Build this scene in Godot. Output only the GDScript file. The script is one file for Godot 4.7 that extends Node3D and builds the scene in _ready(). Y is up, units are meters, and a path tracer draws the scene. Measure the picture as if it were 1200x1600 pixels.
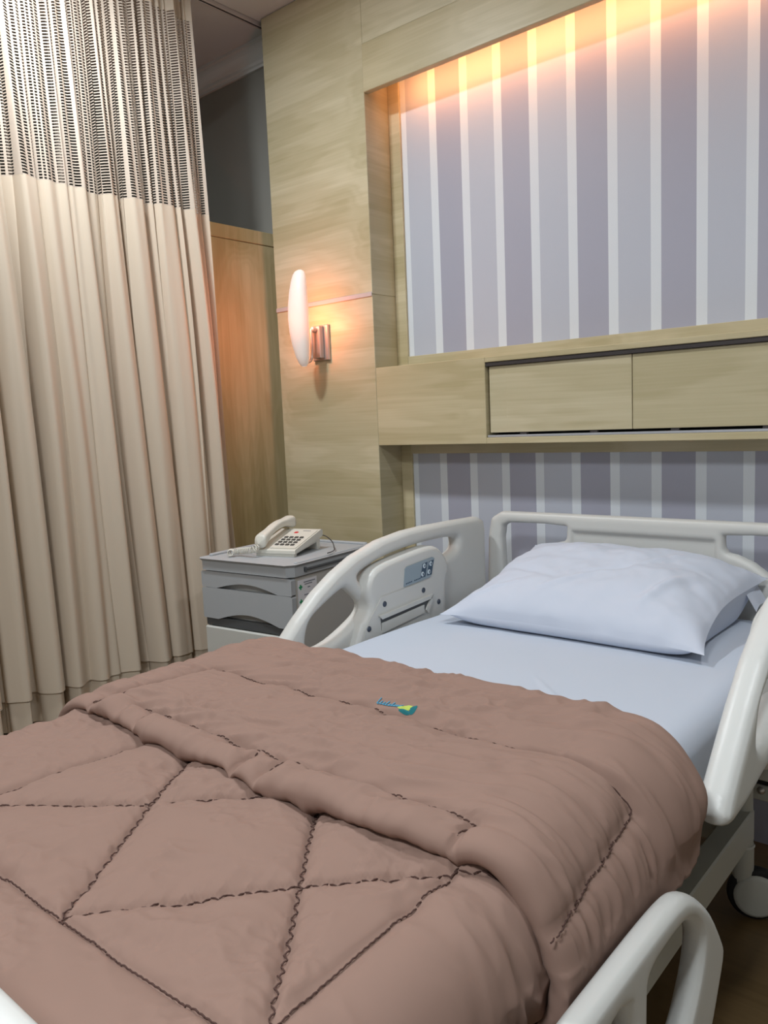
extends Node3D
# A hospital bed bay: striped wallpaper in a maple headwall, a curtained partition, a bedside cabinet and a made bed.

var M := {}
const BX := -0.885          # centre line of the bed

# ------------------------------------------------------------------ mesh collector
class MB:
	var v := PackedVector3Array()
	var n := PackedVector3Array()
	var t := PackedVector2Array()
	var ix := PackedInt32Array()
	func vert(p: Vector3, nn: Vector3, uv := Vector2.ZERO) -> int:
		v.append(p); n.append(nn); t.append(uv)
		return v.size() - 1
	func tri(a: Vector3, b: Vector3, c: Vector3, out: Vector3) -> void:
		var nn := (b - a).cross(c - a)
		if nn.length() < 1e-14: return
		nn = nn.normalized()
		var k := v.size()
		if nn.dot(out) > 0.0:
			vert(a, nn); vert(c, nn); vert(b, nn)
		else:
			vert(a, -nn); vert(b, -nn); vert(c, -nn)
		ix.append(k); ix.append(k + 1); ix.append(k + 2)
	func quad(a: Vector3, b: Vector3, c: Vector3, d: Vector3, out: Vector3) -> void:
		tri(a, b, c, out); tri(a, c, d, out)
	func quad_uv(a: Vector3, b: Vector3, c: Vector3, d: Vector3, out: Vector3, uvs: Array) -> void:
		var k := v.size()
		vert(a, out, uvs[0]); vert(b, out, uvs[1]); vert(c, out, uvs[2]); vert(d, out, uvs[3])
		if (b - a).cross(c - a).dot(out) > 0.0:
			for i in [0, 2, 1, 0, 3, 2]: ix.append(k + i)
		else:
			for i in [0, 1, 2, 0, 2, 3]: ix.append(k + i)
	# a box with chamfered edges
	func box(lo: Vector3, hi: Vector3, b := 0.0015, xf := Transform3D()) -> void:
		var c := (lo + hi) * 0.5
		var h := ((hi - lo) * 0.5).abs()
		b = minf(b, minf(h.x, minf(h.y, h.z)) * 0.9)
		var f := func(x: float, y: float, z: float) -> Vector3: return xf * (c + Vector3(x, y, z))
		for s in [-1.0, 1.0]:
			quad(f.call(s * h.x, -h.y + b, -h.z + b), f.call(s * h.x, h.y - b, -h.z + b), f.call(s * h.x, h.y - b, h.z - b), f.call(s * h.x, -h.y + b, h.z - b), xf.basis * Vector3(s, 0, 0))
			quad(f.call(-h.x + b, s * h.y, -h.z + b), f.call(h.x - b, s * h.y, -h.z + b), f.call(h.x - b, s * h.y, h.z - b), f.call(-h.x + b, s * h.y, h.z - b), xf.basis * Vector3(0, s, 0))
			quad(f.call(-h.x + b, -h.y + b, s * h.z), f.call(h.x - b, -h.y + b, s * h.z), f.call(h.x - b, h.y - b, s * h.z), f.call(-h.x + b, h.y - b, s * h.z), xf.basis * Vector3(0, 0, s))
		for s in [-1.0, 1.0]:
			for q in [-1.0, 1.0]:
				quad(f.call(s * h.x, q * (h.y - b), -h.z + b), f.call(s * h.x, q * (h.y - b), h.z - b), f.call(s * (h.x - b), q * h.y, h.z - b), f.call(s * (h.x - b), q * h.y, -h.z + b), xf.basis * Vector3(s, q, 0))
				quad(f.call(s * h.x, -h.y + b, q * (h.z - b)), f.call(s * h.x, h.y - b, q * (h.z - b)), f.call(s * (h.x - b), h.y - b, q * h.z), f.call(s * (h.x - b), -h.y + b, q * h.z), xf.basis * Vector3(s, 0, q))
				quad(f.call(-h.x + b, s * h.y, q * (h.z - b)), f.call(h.x - b, s * h.y, q * (h.z - b)), f.call(h.x - b, s * (h.y - b), q * h.z), f.call(-h.x + b, s * (h.y - b), q * h.z), xf.basis * Vector3(0, s, q))
				for w in [-1.0, 1.0]:
					tri(f.call(s * h.x, q * (h.y - b), w * (h.z - b)), f.call(s * (h.x - b), q * h.y, w * (h.z - b)), f.call(s * (h.x - b), q * (h.y - b), w * h.z), xf.basis * Vector3(s, q, w))
	# rows of points, smooth; flip turns it inside out
	func grid(P: Array, flip := false, closed_u := false) -> void:
		var nu := P.size()
		var nv: int = P[0].size()
		var k := v.size()
		for i in nu:
			var a: PackedVector3Array = P[(i - 1 + nu) % nu if closed_u else maxi(i - 1, 0)]
			var b: PackedVector3Array = P[(i + 1) % nu if closed_u else mini(i + 1, nu - 1)]
			var c: PackedVector3Array = P[i]
			for j in nv:
				var dv := c[mini(j + 1, nv - 1)] - c[maxi(j - 1, 0)]
				var nn := (b[j] - a[j]).cross(dv)
				nn = nn.normalized() if nn.length() > 1e-12 else Vector3.UP
				vert(c[j], -nn if flip else nn, Vector2(float(i) / (nu - 1), float(j) / (nv - 1)))
		for i in (nu if closed_u else nu - 1):
			var i2 := (i + 1) % nu
			for j in nv - 1:
				var a := k + i * nv + j
				var b := k + i2 * nv + j
				var q := [a, b + 1, b, a, a + 1, b + 1] if not flip else [a, b, b + 1, a, b + 1, a + 1]
				for x in q: ix.append(x)
	# a round tube along a path
	func tube(path: PackedVector3Array, r: float, sides := 10, caps := true, radii := PackedFloat32Array()) -> void:
		var rows: Array = []
		var m := path.size()
		var up := Vector3.UP
		var d0 := (path[1] - path[0]).normalized()
		if absf(d0.dot(up)) > 0.9: up = Vector3.RIGHT
		var side := d0.cross(up).normalized()
		for i in sides + 1: rows.append(PackedVector3Array())
		for k in m:
			var d := (path[mini(k + 1, m - 1)] - path[maxi(k - 1, 0)]).normalized()
			side = (side - d * side.dot(d)).normalized()
			var bi := d.cross(side)
			var rr := r if radii.is_empty() else radii[k]
			for i in sides:
				var a := TAU * i / sides
				rows[i].append(path[k] + (side * cos(a) + bi * sin(a)) * rr)
		rows.resize(sides)
		grid(rows, true, true)
		if caps:
			for e in [0, m - 1]:
				var out := path[0] - path[1] if e == 0 else path[m - 1] - path[m - 2]
				for i in sides:
					tri(path[e], rows[i][e], rows[(i + 1) % sides][e], out)
	# profile of (radius, height) turned about an axis
	func lathe(prof: PackedVector2Array, xf: Transform3D, seg := 24) -> void:
		var rows: Array = []
		for i in seg:
			var a := TAU * i / seg
			var row := PackedVector3Array()
			for p in prof: row.append(xf * Vector3(cos(a) * maxf(p.x, 1e-4), p.y, sin(a) * maxf(p.x, 1e-4)))
			rows.append(row)
		grid(rows, false, true)
	# a polygon in x-y pushed out along z from z0 to z1, small chamfer at the z1 side
	func prism(poly: PackedVector2Array, z0: float, z1: float, xf := Transform3D(), ch := 0.0) -> void:
		var m := poly.size()
		var ccw := not Geometry2D.is_polygon_clockwise(poly)
		var inner := PackedVector2Array()
		for i in m:
			var a := poly[(i - 1 + m) % m]
			var b := poly[i]
			var c := poly[(i + 1) % m]
			var na := (b - a).normalized().orthogonal() * (1.0 if not ccw else -1.0)
			var nc := (c - b).normalized().orthogonal() * (1.0 if not ccw else -1.0)
			inner.append(b - (na + nc).normalized() * ch)
		var tr := Geometry2D.triangulate_polygon(poly)
		for k in tr.size() / 3:
			var p := [tr[k * 3], tr[k * 3 + 1], tr[k * 3 + 2]]
			tri(xf * Vector3(inner[p[0]].x, inner[p[0]].y, z1), xf * Vector3(inner[p[1]].x, inner[p[1]].y, z1), xf * Vector3(inner[p[2]].x, inner[p[2]].y, z1), xf.basis * Vector3(0, 0, z1 - z0))
			tri(xf * Vector3(poly[p[0]].x, poly[p[0]].y, z0), xf * Vector3(poly[p[1]].x, poly[p[1]].y, z0), xf * Vector3(poly[p[2]].x, poly[p[2]].y, z0), xf.basis * Vector3(0, 0, z0 - z1))
		var zc := z1 - signf(z1 - z0) * ch
		for i in m:
			var a := poly[i]
			var b := poly[(i + 1) % m]
			var o := (b - a).orthogonal() * (1.0 if not ccw else -1.0)
			var out := xf.basis * Vector3(o.x, o.y, 0)
			quad(xf * Vector3(a.x, a.y, z0), xf * Vector3(b.x, b.y, z0), xf * Vector3(b.x, b.y, zc), xf * Vector3(a.x, a.y, zc), out)
			if ch > 0.0:
				var ia := inner[i]
				var ib := inner[(i + 1) % m]
				quad(xf * Vector3(a.x, a.y, zc), xf * Vector3(b.x, b.y, zc), xf * Vector3(ib.x, ib.y, z1), xf * Vector3(ia.x, ia.y, z1), out)
	func mesh() -> ArrayMesh:
		var am := ArrayMesh.new()
		var a: Array = []
		a.resize(Mesh.ARRAY_MAX)
		a[Mesh.ARRAY_VERTEX] = v; a[Mesh.ARRAY_NORMAL] = n; a[Mesh.ARRAY_TEX_UV] = t; a[Mesh.ARRAY_INDEX] = ix
		am.add_surface_from_arrays(Mesh.PRIMITIVE_TRIANGLES, a)
		return am

# ------------------------------------------------------------------ nodes
func thing(called: String, label: String, category: String, at := Vector3.ZERO, turn := 0.0, group := "") -> Node3D:
	var o := Node3D.new()
	o.name = called; o.position = at; o.rotation.y = turn
	add_child(o, true)
	o.set_meta("label", label); o.set_meta("category", category)
	if group: o.set_meta("group", group)
	return o

# local: the mesh is given in the thing's own axes; otherwise in the room's
func part(called: String, mb, mat: Material, parent: Node3D, local := false, label := "") -> MeshInstance3D:
	var o := MeshInstance3D.new()
	o.name = called
	o.mesh = mb.mesh() if mb is MB else mb
	o.material_override = mat
	if parent.get_parent() == self and not local and not (parent is MeshInstance3D): o.position = -parent.position
	parent.add_child(o, true)
	if label: o.set_meta("label", label)
	return o

func struct(called: String, mb: MB, mat: Material, label: String) -> MeshInstance3D:
	var o := MeshInstance3D.new()
	o.name = called; o.mesh = mb.mesh(); o.material_override = mat
	add_child(o, true)
	o.set_meta("kind", "structure"); o.set_meta("label", label)
	return o

func pv(a: Array) -> PackedVector2Array:
	var r := PackedVector2Array()
	for i in a.size() / 2: r.append(Vector2(a[i * 2], a[i * 2 + 1]))
	return r

# closed Catmull-Rom through a polygon
func smooth(p: PackedVector2Array, k := 4) -> PackedVector2Array:
	var r := PackedVector2Array()
	var m := p.size()
	for i in m:
		for j in k: r.append(p[i].cubic_interpolate(p[(i + 1) % m], p[(i - 1 + m) % m], p[(i + 2) % m], float(j) / k))
	return r

func rounded(x0: float, y0: float, x1: float, y1: float, r: float, k := 5) -> PackedVector2Array:
	var o := PackedVector2Array()
	for c in [[x1 - r, y1 - r, 0.0], [x0 + r, y1 - r, 90.0], [x0 + r, y0 + r, 180.0], [x1 - r, y0 + r, 270.0]]:
		for j in k + 1:
			var a: float = deg_to_rad(c[2] + 90.0 * j / k)
			o.append(Vector2(c[0] + cos(a) * r, c[1] + sin(a) * r))
	return o

func curve3(a: Array, k := 8) -> PackedVector3Array:
	var r := PackedVector3Array()
	var m := a.size()
	for i in m - 1:
		for j in k: r.append((a[i] as Vector3).cubic_interpolate(a[i + 1], a[maxi(i - 1, 0)], a[mini(i + 2, m - 1)], float(j) / k))
	r.append(a[m - 1])
	return r

func sdf(p: Vector2, poly: PackedVector2Array) -> float:
	var d := 1e9
	var inside := false
	var j := poly.size() - 1
	for i in poly.size():
		var a := poly[i]
		var e := poly[j] - a
		var w := p - a
		var b := w - e * clampf(w.dot(e) / maxf(e.dot(e), 1e-12), 0.0, 1.0)
		d = minf(d, b.length_squared())
		if (a.y > p.y) != (poly[j].y > p.y) and p.x < e.x * (p.y - a.y) / e.y + a.x: inside = not inside
		j = i
	return -sqrt(d) if inside else sqrt(d)

# A moulded plate: outline with holes in the plane (a, b), rounded by r, thickness from shape(a, b) -> Vector2(middle, half), meshed as surface nets.
func plate(outline: PackedVector2Array, holes: Array, shape: Callable, r: float, cell: float, axes: Basis, hmax: float) -> MB:
	var lo := outline[0]
	var hi := outline[0]
	for p in outline: lo = lo.min(p); hi = hi.max(p)
	lo -= Vector2.ONE * cell * 2.3; hi += Vector2.ONE * cell * 2.3
	var nx := int((hi.x - lo.x) / cell) + 2
	var ny := int((hi.y - lo.y) / cell) + 2
	var cz := minf(cell, hmax / 3.0)
	var nz := int((2.0 * hmax + 4.0 * cz) / cz) + 2
	var z0 := -hmax - 2.0 * cz
	var F := PackedFloat32Array()
	F.resize(nx * ny * nz)
	for i in nx:
		for j in ny:
			var p := lo + Vector2(i, j) * cell
			var d := sdf(p, outline)
			if d < cell * 3.0:
				for h in holes: d = maxf(d, -sdf(p, h))
			var s: Vector2 = shape.call(p.x, p.y)
			var qa := d + r
			for k in nz:
				var qb := absf(z0 + k * cz - s.x) - s.y + r
				F[(i * ny + j) * nz + k] = minf(maxf(qa, qb), 0.0) + Vector2(maxf(qa, 0.0), maxf(qb, 0.0)).length() - r
	var mb := MB.new()
	var id := PackedInt32Array()
	id.resize(nx * ny * nz)
	id.fill(-1)
	var E := [[0, 1], [2, 3], [4, 5], [6, 7], [0, 2], [1, 3], [4, 6], [5, 7], [0, 4], [1, 5], [2, 6], [3, 7]]
	var W := PackedFloat32Array()
	W.resize(8)
	for i in nx - 1:
		for j in ny - 1:
			var at := (i * ny + j) * nz
			for k in nz - 1:
				var o := at + k
				W[0] = F[o]; W[1] = F[o + 1]; W[2] = F[o + nz]; W[3] = F[o + nz + 1]
				W[4] = F[o + ny * nz]; W[5] = F[o + ny * nz + 1]; W[6] = F[o + ny * nz + nz]; W[7] = F[o + ny * nz + nz + 1]
				var neg := 0
				for c in 8:
					if W[c] < 0.0: neg += 1
				if neg == 0 or neg == 8: continue
				var sum := Vector3.ZERO
				var cnt := 0
				for e in E:
					var fa := W[e[0]]
					var fb := W[e[1]]
					if (fa < 0.0) == (fb < 0.0): continue
					var u := fa / (fa - fb)
					var ca := Vector3((e[0] >> 2) & 1, (e[0] >> 1) & 1, e[0] & 1)
					var cb := Vector3((e[1] >> 2) & 1, (e[1] >> 1) & 1, e[1] & 1)
					sum += ca.lerp(cb, u); cnt += 1
				sum /= cnt
				id[o] = mb.vert(axes * Vector3(lo.x + (i + sum.x) * cell, lo.y + (j + sum.y) * cell, z0 + (k + sum.z) * cz), Vector3.ZERO)
	var sx := ny * nz
	var sy := nz
	var flip := axes.determinant() < 0.0
	for i in range(1, nx - 1):
		for j in range(1, ny - 1):
			for k in range(1, nz - 1):
				var o := i * sx + j * sy + k
				var f0 := F[o] < 0.0
				for ax in 3:
					var step: int = [sx, sy, 1][ax]
					if (F[o + step] < 0.0) == f0: continue
					var u: int = [sy, 1, sx][ax]
					var w: int = [1, sx, sy][ax]
					var q := [id[o - u - w], id[o - w], id[o], id[o - u]]
					if q.min() < 0: continue
					if f0 != flip: q.reverse()
					for x in [q[0], q[1], q[2], q[0], q[2], q[3]]: mb.ix.append(x)
	for k in mb.ix.size() / 3:
		var a := mb.ix[k * 3]
		var b := mb.ix[k * 3 + 1]
		var c := mb.ix[k * 3 + 2]
		var nn := (mb.v[c] - mb.v[a]).cross(mb.v[b] - mb.v[a])
		mb.n[a] += nn; mb.n[b] += nn; mb.n[c] += nn
	for k in mb.n.size(): mb.n[k] = mb.n[k].normalized() if mb.n[k].length() > 0.0 else Vector3.UP
	return mb

# ------------------------------------------------------------------ materials
func mat(c: Color, rough := 0.6, metal := 0.0) -> StandardMaterial3D:
	var m := StandardMaterial3D.new()
	m.albedo_color = c; m.roughness = rough; m.metallic = metal
	return m

func noise(sd: int, f: float, oct := 3) -> FastNoiseLite:
	var z := FastNoiseLite.new()
	z.seed = sd; z.frequency = f; z.fractal_octaves = oct
	z.noise_type = FastNoiseLite.TYPE_SIMPLEX_SMOOTH
	return z

# pale maple laminate, grain along x of the picture (or y)
func wood_image(sd: int, upright: bool) -> Image:
	var s := 1024
	var layer := func(q: int, f: float, w: int, h: int) -> Image:
		var im := noise(q, f, 3).get_seamless_image(w, h)
		im.convert(Image.FORMAT_RGBA8)
		im.resize(s, s, Image.INTERPOLATE_CUBIC)
		return im
	var a: Image = layer.call(sd, 0.010, 110, 512)
	var b: Image = layer.call(sd + 1, 0.045, 28, 1024)
	var c: Image = layer.call(sd + 2, 0.16, 20, 1024)
	var da := a.get_data()
	var db := b.get_data()
	var dc := c.get_data()
	var out := PackedByteArray()
	out.resize(s * s * 3)
	for i in s * s:
		var v := da[i * 4] / 255.0
		var w := db[i * 4] / 255.0
		var x := dc[i * 4] / 255.0
		# rings: bands of the slow noise, so that the figure shows cathedral lines
		var ring := absf(fposmod(v * 5.0 + w * 0.7, 1.0) - 0.5) * 2.0
		var k := clampf(0.40 * (v - 0.5) + 0.17 * (w - 0.5) + 0.08 * (x - 0.5) + 0.08 * (ring - 0.5) + 0.5, 0.0, 1.0)
		var g := 0.80 + 0.40 * k
		out[i * 3] = int(clampf(192.0 * g, 0, 255))
		out[i * 3 + 1] = int(clampf(180.5 * (0.78 + 0.44 * k), 0, 255))
		out[i * 3 + 2] = int(clampf(148.0 * (0.68 + 0.64 * k), 0, 255))
	var im := Image.create_from_data(s, s, false, Image.FORMAT_RGB8, out)
	if upright: im.rotate_90(CLOCKWISE)
	return im

func wood(tex: Texture2D, tint := Color.WHITE, off := Vector3.ZERO) -> StandardMaterial3D:
	var m := mat(tint, 0.42)
	m.albedo_texture = tex
	m.uv1_triplanar = true; m.uv1_world_triplanar = true
	m.uv1_triplanar_sharpness = 20.0
	m.uv1_scale = Vector3.ONE / 1.35
	m.uv1_offset = off
	return m

func cloth(c: Color, sheen := 0.2) -> StandardMaterial3D:
	var m := mat(c, 0.9)
	m.metallic_specular = 0.25
	m.rim_enabled = sheen > 0.0; m.rim = sheen; m.rim_tint = 0.6
	return m

func make_materials() -> void:
	var wh := ImageTexture.create_from_image(wood_image(11, false))
	var wv := ImageTexture.create_from_image(wood_image(31, true))
	M.wood = wood(wh)
	M.wood_b = wood(wh, Color(1.0, 1.0, 1.0), Vector3(0.31, 0.43, 0.2))
	M.wood_c = wood(wh, Color(1.0, 0.99, 0.97), Vector3(0.67, 0.13, 0.55))
	M.wood_v = wood(wv, Color(1.0, 0.97, 0.90))
	M.plaster = mat(Color(0.83, 0.835, 0.83), 0.9)
	M.ceiling = mat(Color(0.83, 0.84, 0.84), 0.95)
	M.greywall = mat(Color(0.56, 0.555, 0.53), 0.9)
	M.plastic = mat(Color(0.845, 0.85, 0.84), 0.38)
	M.plastic_warm = mat(Color(0.815, 0.815, 0.80), 0.42)
	M.metal_paint = mat(Color(0.74, 0.74, 0.71), 0.4)
	M.grey = mat(Color(0.67, 0.685, 0.70), 0.5)
	M.grey_dark = mat(Color(0.32, 0.33, 0.34), 0.5)
	M.grey_body = mat(Color(0.70, 0.69, 0.67), 0.5)
	M.grey_door = mat(Color(0.78, 0.78, 0.76), 0.5)
	M.dark = mat(Color(0.05, 0.05, 0.05), 0.7)
	M.rubber = mat(Color(0.045, 0.045, 0.05), 0.6)
	M.track = mat(Color(0.27, 0.25, 0.25), 0.45, 0.3)
	M.alu = mat(Color(0.80, 0.81, 0.84), 0.35, 0.6)
	M.alu_strip = mat(Color(0.80, 0.77, 0.77), 0.4, 0.3)
	M.chrome = mat(Color(0.74, 0.71, 0.69), 0.32, 0.7)
	M.screw = mat(Color(0.30, 0.33, 0.38), 0.45, 0.4)
	M.sheet = cloth(Color(0.745, 0.775, 0.825), 0.1)
	M.pillow = cloth(Color(0.785, 0.81, 0.865), 0.1)
	M.duvet = cloth(Color(0.585, 0.48, 0.435), 0.15)
	M.thread = mat(Color(0.32, 0.225, 0.20), 0.9)
	M.curtain = cloth(Color(0.815, 0.755, 0.68), 0.15)
	M.curtain.backlight_enabled = true
	M.curtain.backlight = Color(0.35, 0.30, 0.25)
	M.net = mat(Color(0.77, 0.71, 0.65), 0.85)
	M.phone = mat(Color(0.84, 0.83, 0.79), 0.4)
	M.phone_key = mat(Color(0.30, 0.29, 0.27), 0.6)
	M.red = mat(Color(0.80, 0.12, 0.14), 0.6)
	M.wire = mat(Color(0.22, 0.22, 0.23), 0.5)
	M.paper = mat(Color(0.86, 0.86, 0.88), 0.7)
	M.green = mat(Color(0.20, 0.62, 0.42), 0.7)
	M.ink = mat(Color(0.32, 0.34, 0.40), 0.7)
	M.keypad = mat(Color(0.58, 0.64, 0.68), 0.5)
	M.key_blue = mat(Color(0.23, 0.32, 0.40), 0.5)
	M.key_white = mat(Color(0.85, 0.9, 0.93), 0.5)
	M.logo_blue = mat(Color(0.34, 0.63, 0.76), 0.8)
	M.logo_green = mat(Color(0.72, 0.80, 0.36), 0.8)
	M.logo_teal = mat(Color(0.05, 0.42, 0.45), 0.8)
	var g := mat(Color(0.96, 0.93, 0.90), 0.35)
	g.backlight_enabled = true; g.backlight = Color(0.14, 0.13, 0.125)
	g.emission_enabled = true; g.emission = Color(1.0, 0.84, 0.78); g.emission_energy_multiplier = 0.15
	M.opal = g
	M.diffuser = mat(Color(0.9, 0.9, 0.9), 0.5)
	M.diffuser.emission_enabled = true; M.diffuser.emission = Color(1.0, 0.98, 0.95); M.diffuser.emission_energy_multiplier = 3.0
	M.led = mat(Color(0.9, 0.8, 0.6), 0.5)
	M.led.emission_enabled = true; M.led.emission = Color(1.0, 0.62, 0.25); M.led.emission_energy_multiplier = 4.0
	# vinyl floor with plank grain
	M.floor = wood(wh, Color(0.60, 0.52, 0.43))
	M.floor.roughness = 0.35
	# striped wallpaper: one repeat of four bands 262 mm wide
	var wp := Image.create(524, 256, false, Image.FORMAT_RGB8)
	var sp := noise(77, 0.5, 2)
	for y in 256:
		for x in 524:
			var c := Color(0.86, 0.88, 0.905)
			var q := x % 262
			if q > 61:
				c = Color(0.735, 0.750, 0.797) if x < 262 else Color(0.660, 0.662, 0.722)
			var e := 1.0 + 0.022 * sp.get_noise_2d(x * 0.5, y) + 0.012 * sin(y * 1.57)
			wp.set_pixel(x, y, Color(c.r * e, c.g * e, c.b * e))
	M.paper_stripe = mat(Color.WHITE, 0.5)
	M.paper_stripe.albedo_texture = ImageTexture.create_from_image(wp)

func _ready() -> void:
	# ---------------------------------------------------------------- camera, environment, lights
	var cam := Camera3D.new()
	cam.name = "camera"
	cam.fov = rad_to_deg(2.0 * atan(800.0 / 1237.75))
	cam.position = Vector3(0, 1.26, 2.2)
	cam.rotation_order = EULER_ORDER_YXZ
	cam.rotation_degrees = Vector3(-6.504, 40.454, -2.385)
	cam.near = 0.02
	add_child(cam)
	var we := WorldEnvironment.new()
	we.name = "environment"
	var env := Environment.new()
	env.background_mode = Environment.BG_COLOR
	env.background_color = Color(0.02, 0.02, 0.02)
	env.tonemap_mode = Environment.TONE_MAPPER_LINEAR
	env.tonemap_exposure = 0.9
	env.sdfgi_enabled = true; env.ssao_enabled = true; env.ssil_enabled = true
	we.environment = env
	add_child(we)
	make_materials()
	unseen_ceiling_light(Vector3(-1.98, 2.81, 1.13), 2.8, 0.09, "round recessed ceiling light near the curtain track, above the bedside cabinet")
	unseen_ceiling_light(Vector3(0.10, 2.81, 1.15), 1.5, 0.09, "unseen round recessed ceiling light above the right side of the bed")  # out of view, placed to light the recess side from the right
	unseen_ceiling_light(Vector3(-0.30, 2.81, 3.0), 5.0, 0.3, "unseen wide recessed ceiling light beyond the foot of the bed")  # out of view, placed to give soft general light from the front

	build_room()
	build_headwall()
	build_partition()
	build_curtain()
	build_bed()
	build_mattress()
	build_duvet()
	build_pillow()
	build_cabinet()
	build_phone()
	build_sconce()

func unseen_ceiling_light(at: Vector3, energy: float, r: float, label: String) -> void:
	var t := thing("unseen_ceiling_light", label, "ceiling light", at, 0.0, "recessed ceiling lights")
	var a := MB.new()
	a.lathe(PackedVector2Array([Vector2(r, -0.001), Vector2(r, -0.010), Vector2(r + 0.018, -0.008), Vector2(r + 0.022, 0.0)]), Transform3D(), 32)
	part("trim_ring", a, M.plastic, t, true)
	var b := MB.new()
	b.lathe(PackedVector2Array([Vector2(0.0, -0.006), Vector2(r, -0.006), Vector2(r, -0.001), Vector2(0.0, -0.001)]), Transform3D(), 32)
	part("diffuser", b, M.diffuser, t, true)
	var l := AreaLight3D.new()
	l.name = "lamp"
	l.area_size = Vector2(r * 1.7, r * 1.7)
	l.light_energy = energy; l.light_color = Color(0.96, 0.985, 1.0)
	l.shadow_enabled = true
	l.area_range = 12.0; l.area_attenuation = 2.0
	l.position = Vector3(0, -0.014, 0); l.rotation_degrees = Vector3(-90, 0, 0)
	t.add_child(l)

# ------------------------------------------------------------------ the room
func build_room() -> void:
	var X0 := -4.7
	var X1 := 2.2
	var Z1 := 4.3
	var b := MB.new()
	b.box(Vector3(X0, -0.1, -0.139), Vector3(X1, 0, Z1), 0.0)
	struct("floor", b, M.floor, "dark brown wood look vinyl floor under the bed")
	b = MB.new()
	b.box(Vector3(X0 - 0.1, 2.81, -0.25), Vector3(X1 + 0.1, 2.93, Z1 + 0.1), 0.0)
	struct("ceiling", b, M.ceiling, "plain white ceiling above the curtain track")
	b = MB.new()
	b.box(Vector3(X0 - 0.1, -0.1, -0.25), Vector3(X1 + 0.1, 2.81, -0.139), 0.0)
	struct("wall_back", b, M.greywall, "dark grey wall above the wooden partition behind the curtain")
	b = MB.new()
	b.box(Vector3(X0 - 0.1, -0.1, -0.139), Vector3(X0, 2.81, Z1), 0.0)
	struct("wall_left", b, M.greywall, "grey end wall of the next bay beyond the curtain")
	b = MB.new()
	b.box(Vector3(X1, -0.1, -0.139), Vector3(X1 + 0.1, 2.81, Z1), 0.0)
	struct("wall_right", b, M.plaster, "plain pale wall on the window side of the bed")
	b = MB.new()
	b.box(Vector3(X0 - 0.1, -0.1, Z1), Vector3(X1 + 0.1, 2.81, Z1 + 0.1), 0.0)
	struct("wall_front", b, M.plaster, "plain pale wall facing the foot of the bed")
	# wallpaper on the back wall inside the headwall recess
	b = MB.new()
	var xa := -1.889
	var xb := 0.03
	var u0 := (xa + 1.8455) / 0.262
	var u1 := (xb + 1.8455) / 0.262
	b.quad_uv(Vector3(xa, 0, -0.1375), Vector3(xb, 0, -0.1375), Vector3(xb, 2.81, -0.1375), Vector3(xa, 2.81, -0.1375), Vector3(0, 0, 1), [Vector2(u0, 20), Vector2(u1, 20), Vector2(u1, 0), Vector2(u0, 0)])
	b.quad(Vector3(xa, 0, -0.139), Vector3(xa, 2.81, -0.139), Vector3(xa, 2.81, -0.1375), Vector3(xa, 0, -0.1375), Vector3(-1, 0, 0))
	struct("wall_recess", b, M.paper_stripe, "lavender and white vertical striped wallpaper in the recess behind the bed")
	# cornice under the ceiling on the grey wall
	b = MB.new()
	b.prism(pv([0, 2.81, 0.052, 2.81, 0.052, 2.80, 0.044, 2.795, 0.040, 2.775, 0.026, 2.755, 0.018, 2.745, 0.018, 2.733, 0.012, 2.728, 0.012, 2.718, 0, 2.718]), X0, -2.392, Transform3D(Basis(Vector3(0, 0, 1), Vector3(0, 1, 0), Vector3(1, 0, 0)), Vector3(0, 0, -0.139)))
	struct("trim_1", b, M.plaster, "white moulded cornice between grey wall and ceiling")
	# curtain track on the ceiling
	var t := thing("curtain_track", "slim white ceiling track with a dark slot carrying the curtain", "curtain track", Vector3(-2.425, 2.81, 1.2))
	b = MB.new()
	b.box(Vector3(-2.437, 2.794, -0.135), Vector3(-2.430, 2.809, 2.6)); b.box(Vector3(-2.420, 2.794, -0.135), Vector3(-2.413, 2.809, 2.6)); b.box(Vector3(-2.436, 2.804, -0.135), Vector3(-2.414, 2.809, 2.6))
	part("channel", b, M.alu_strip, t)
	b = MB.new()
	b.box(Vector3(-2.430, 2.7975, -0.134), Vector3(-2.420, 2.799, 2.599), 0.0)
	part("slot", b, M.dark, t, false, "dark slot along the track")

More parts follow.
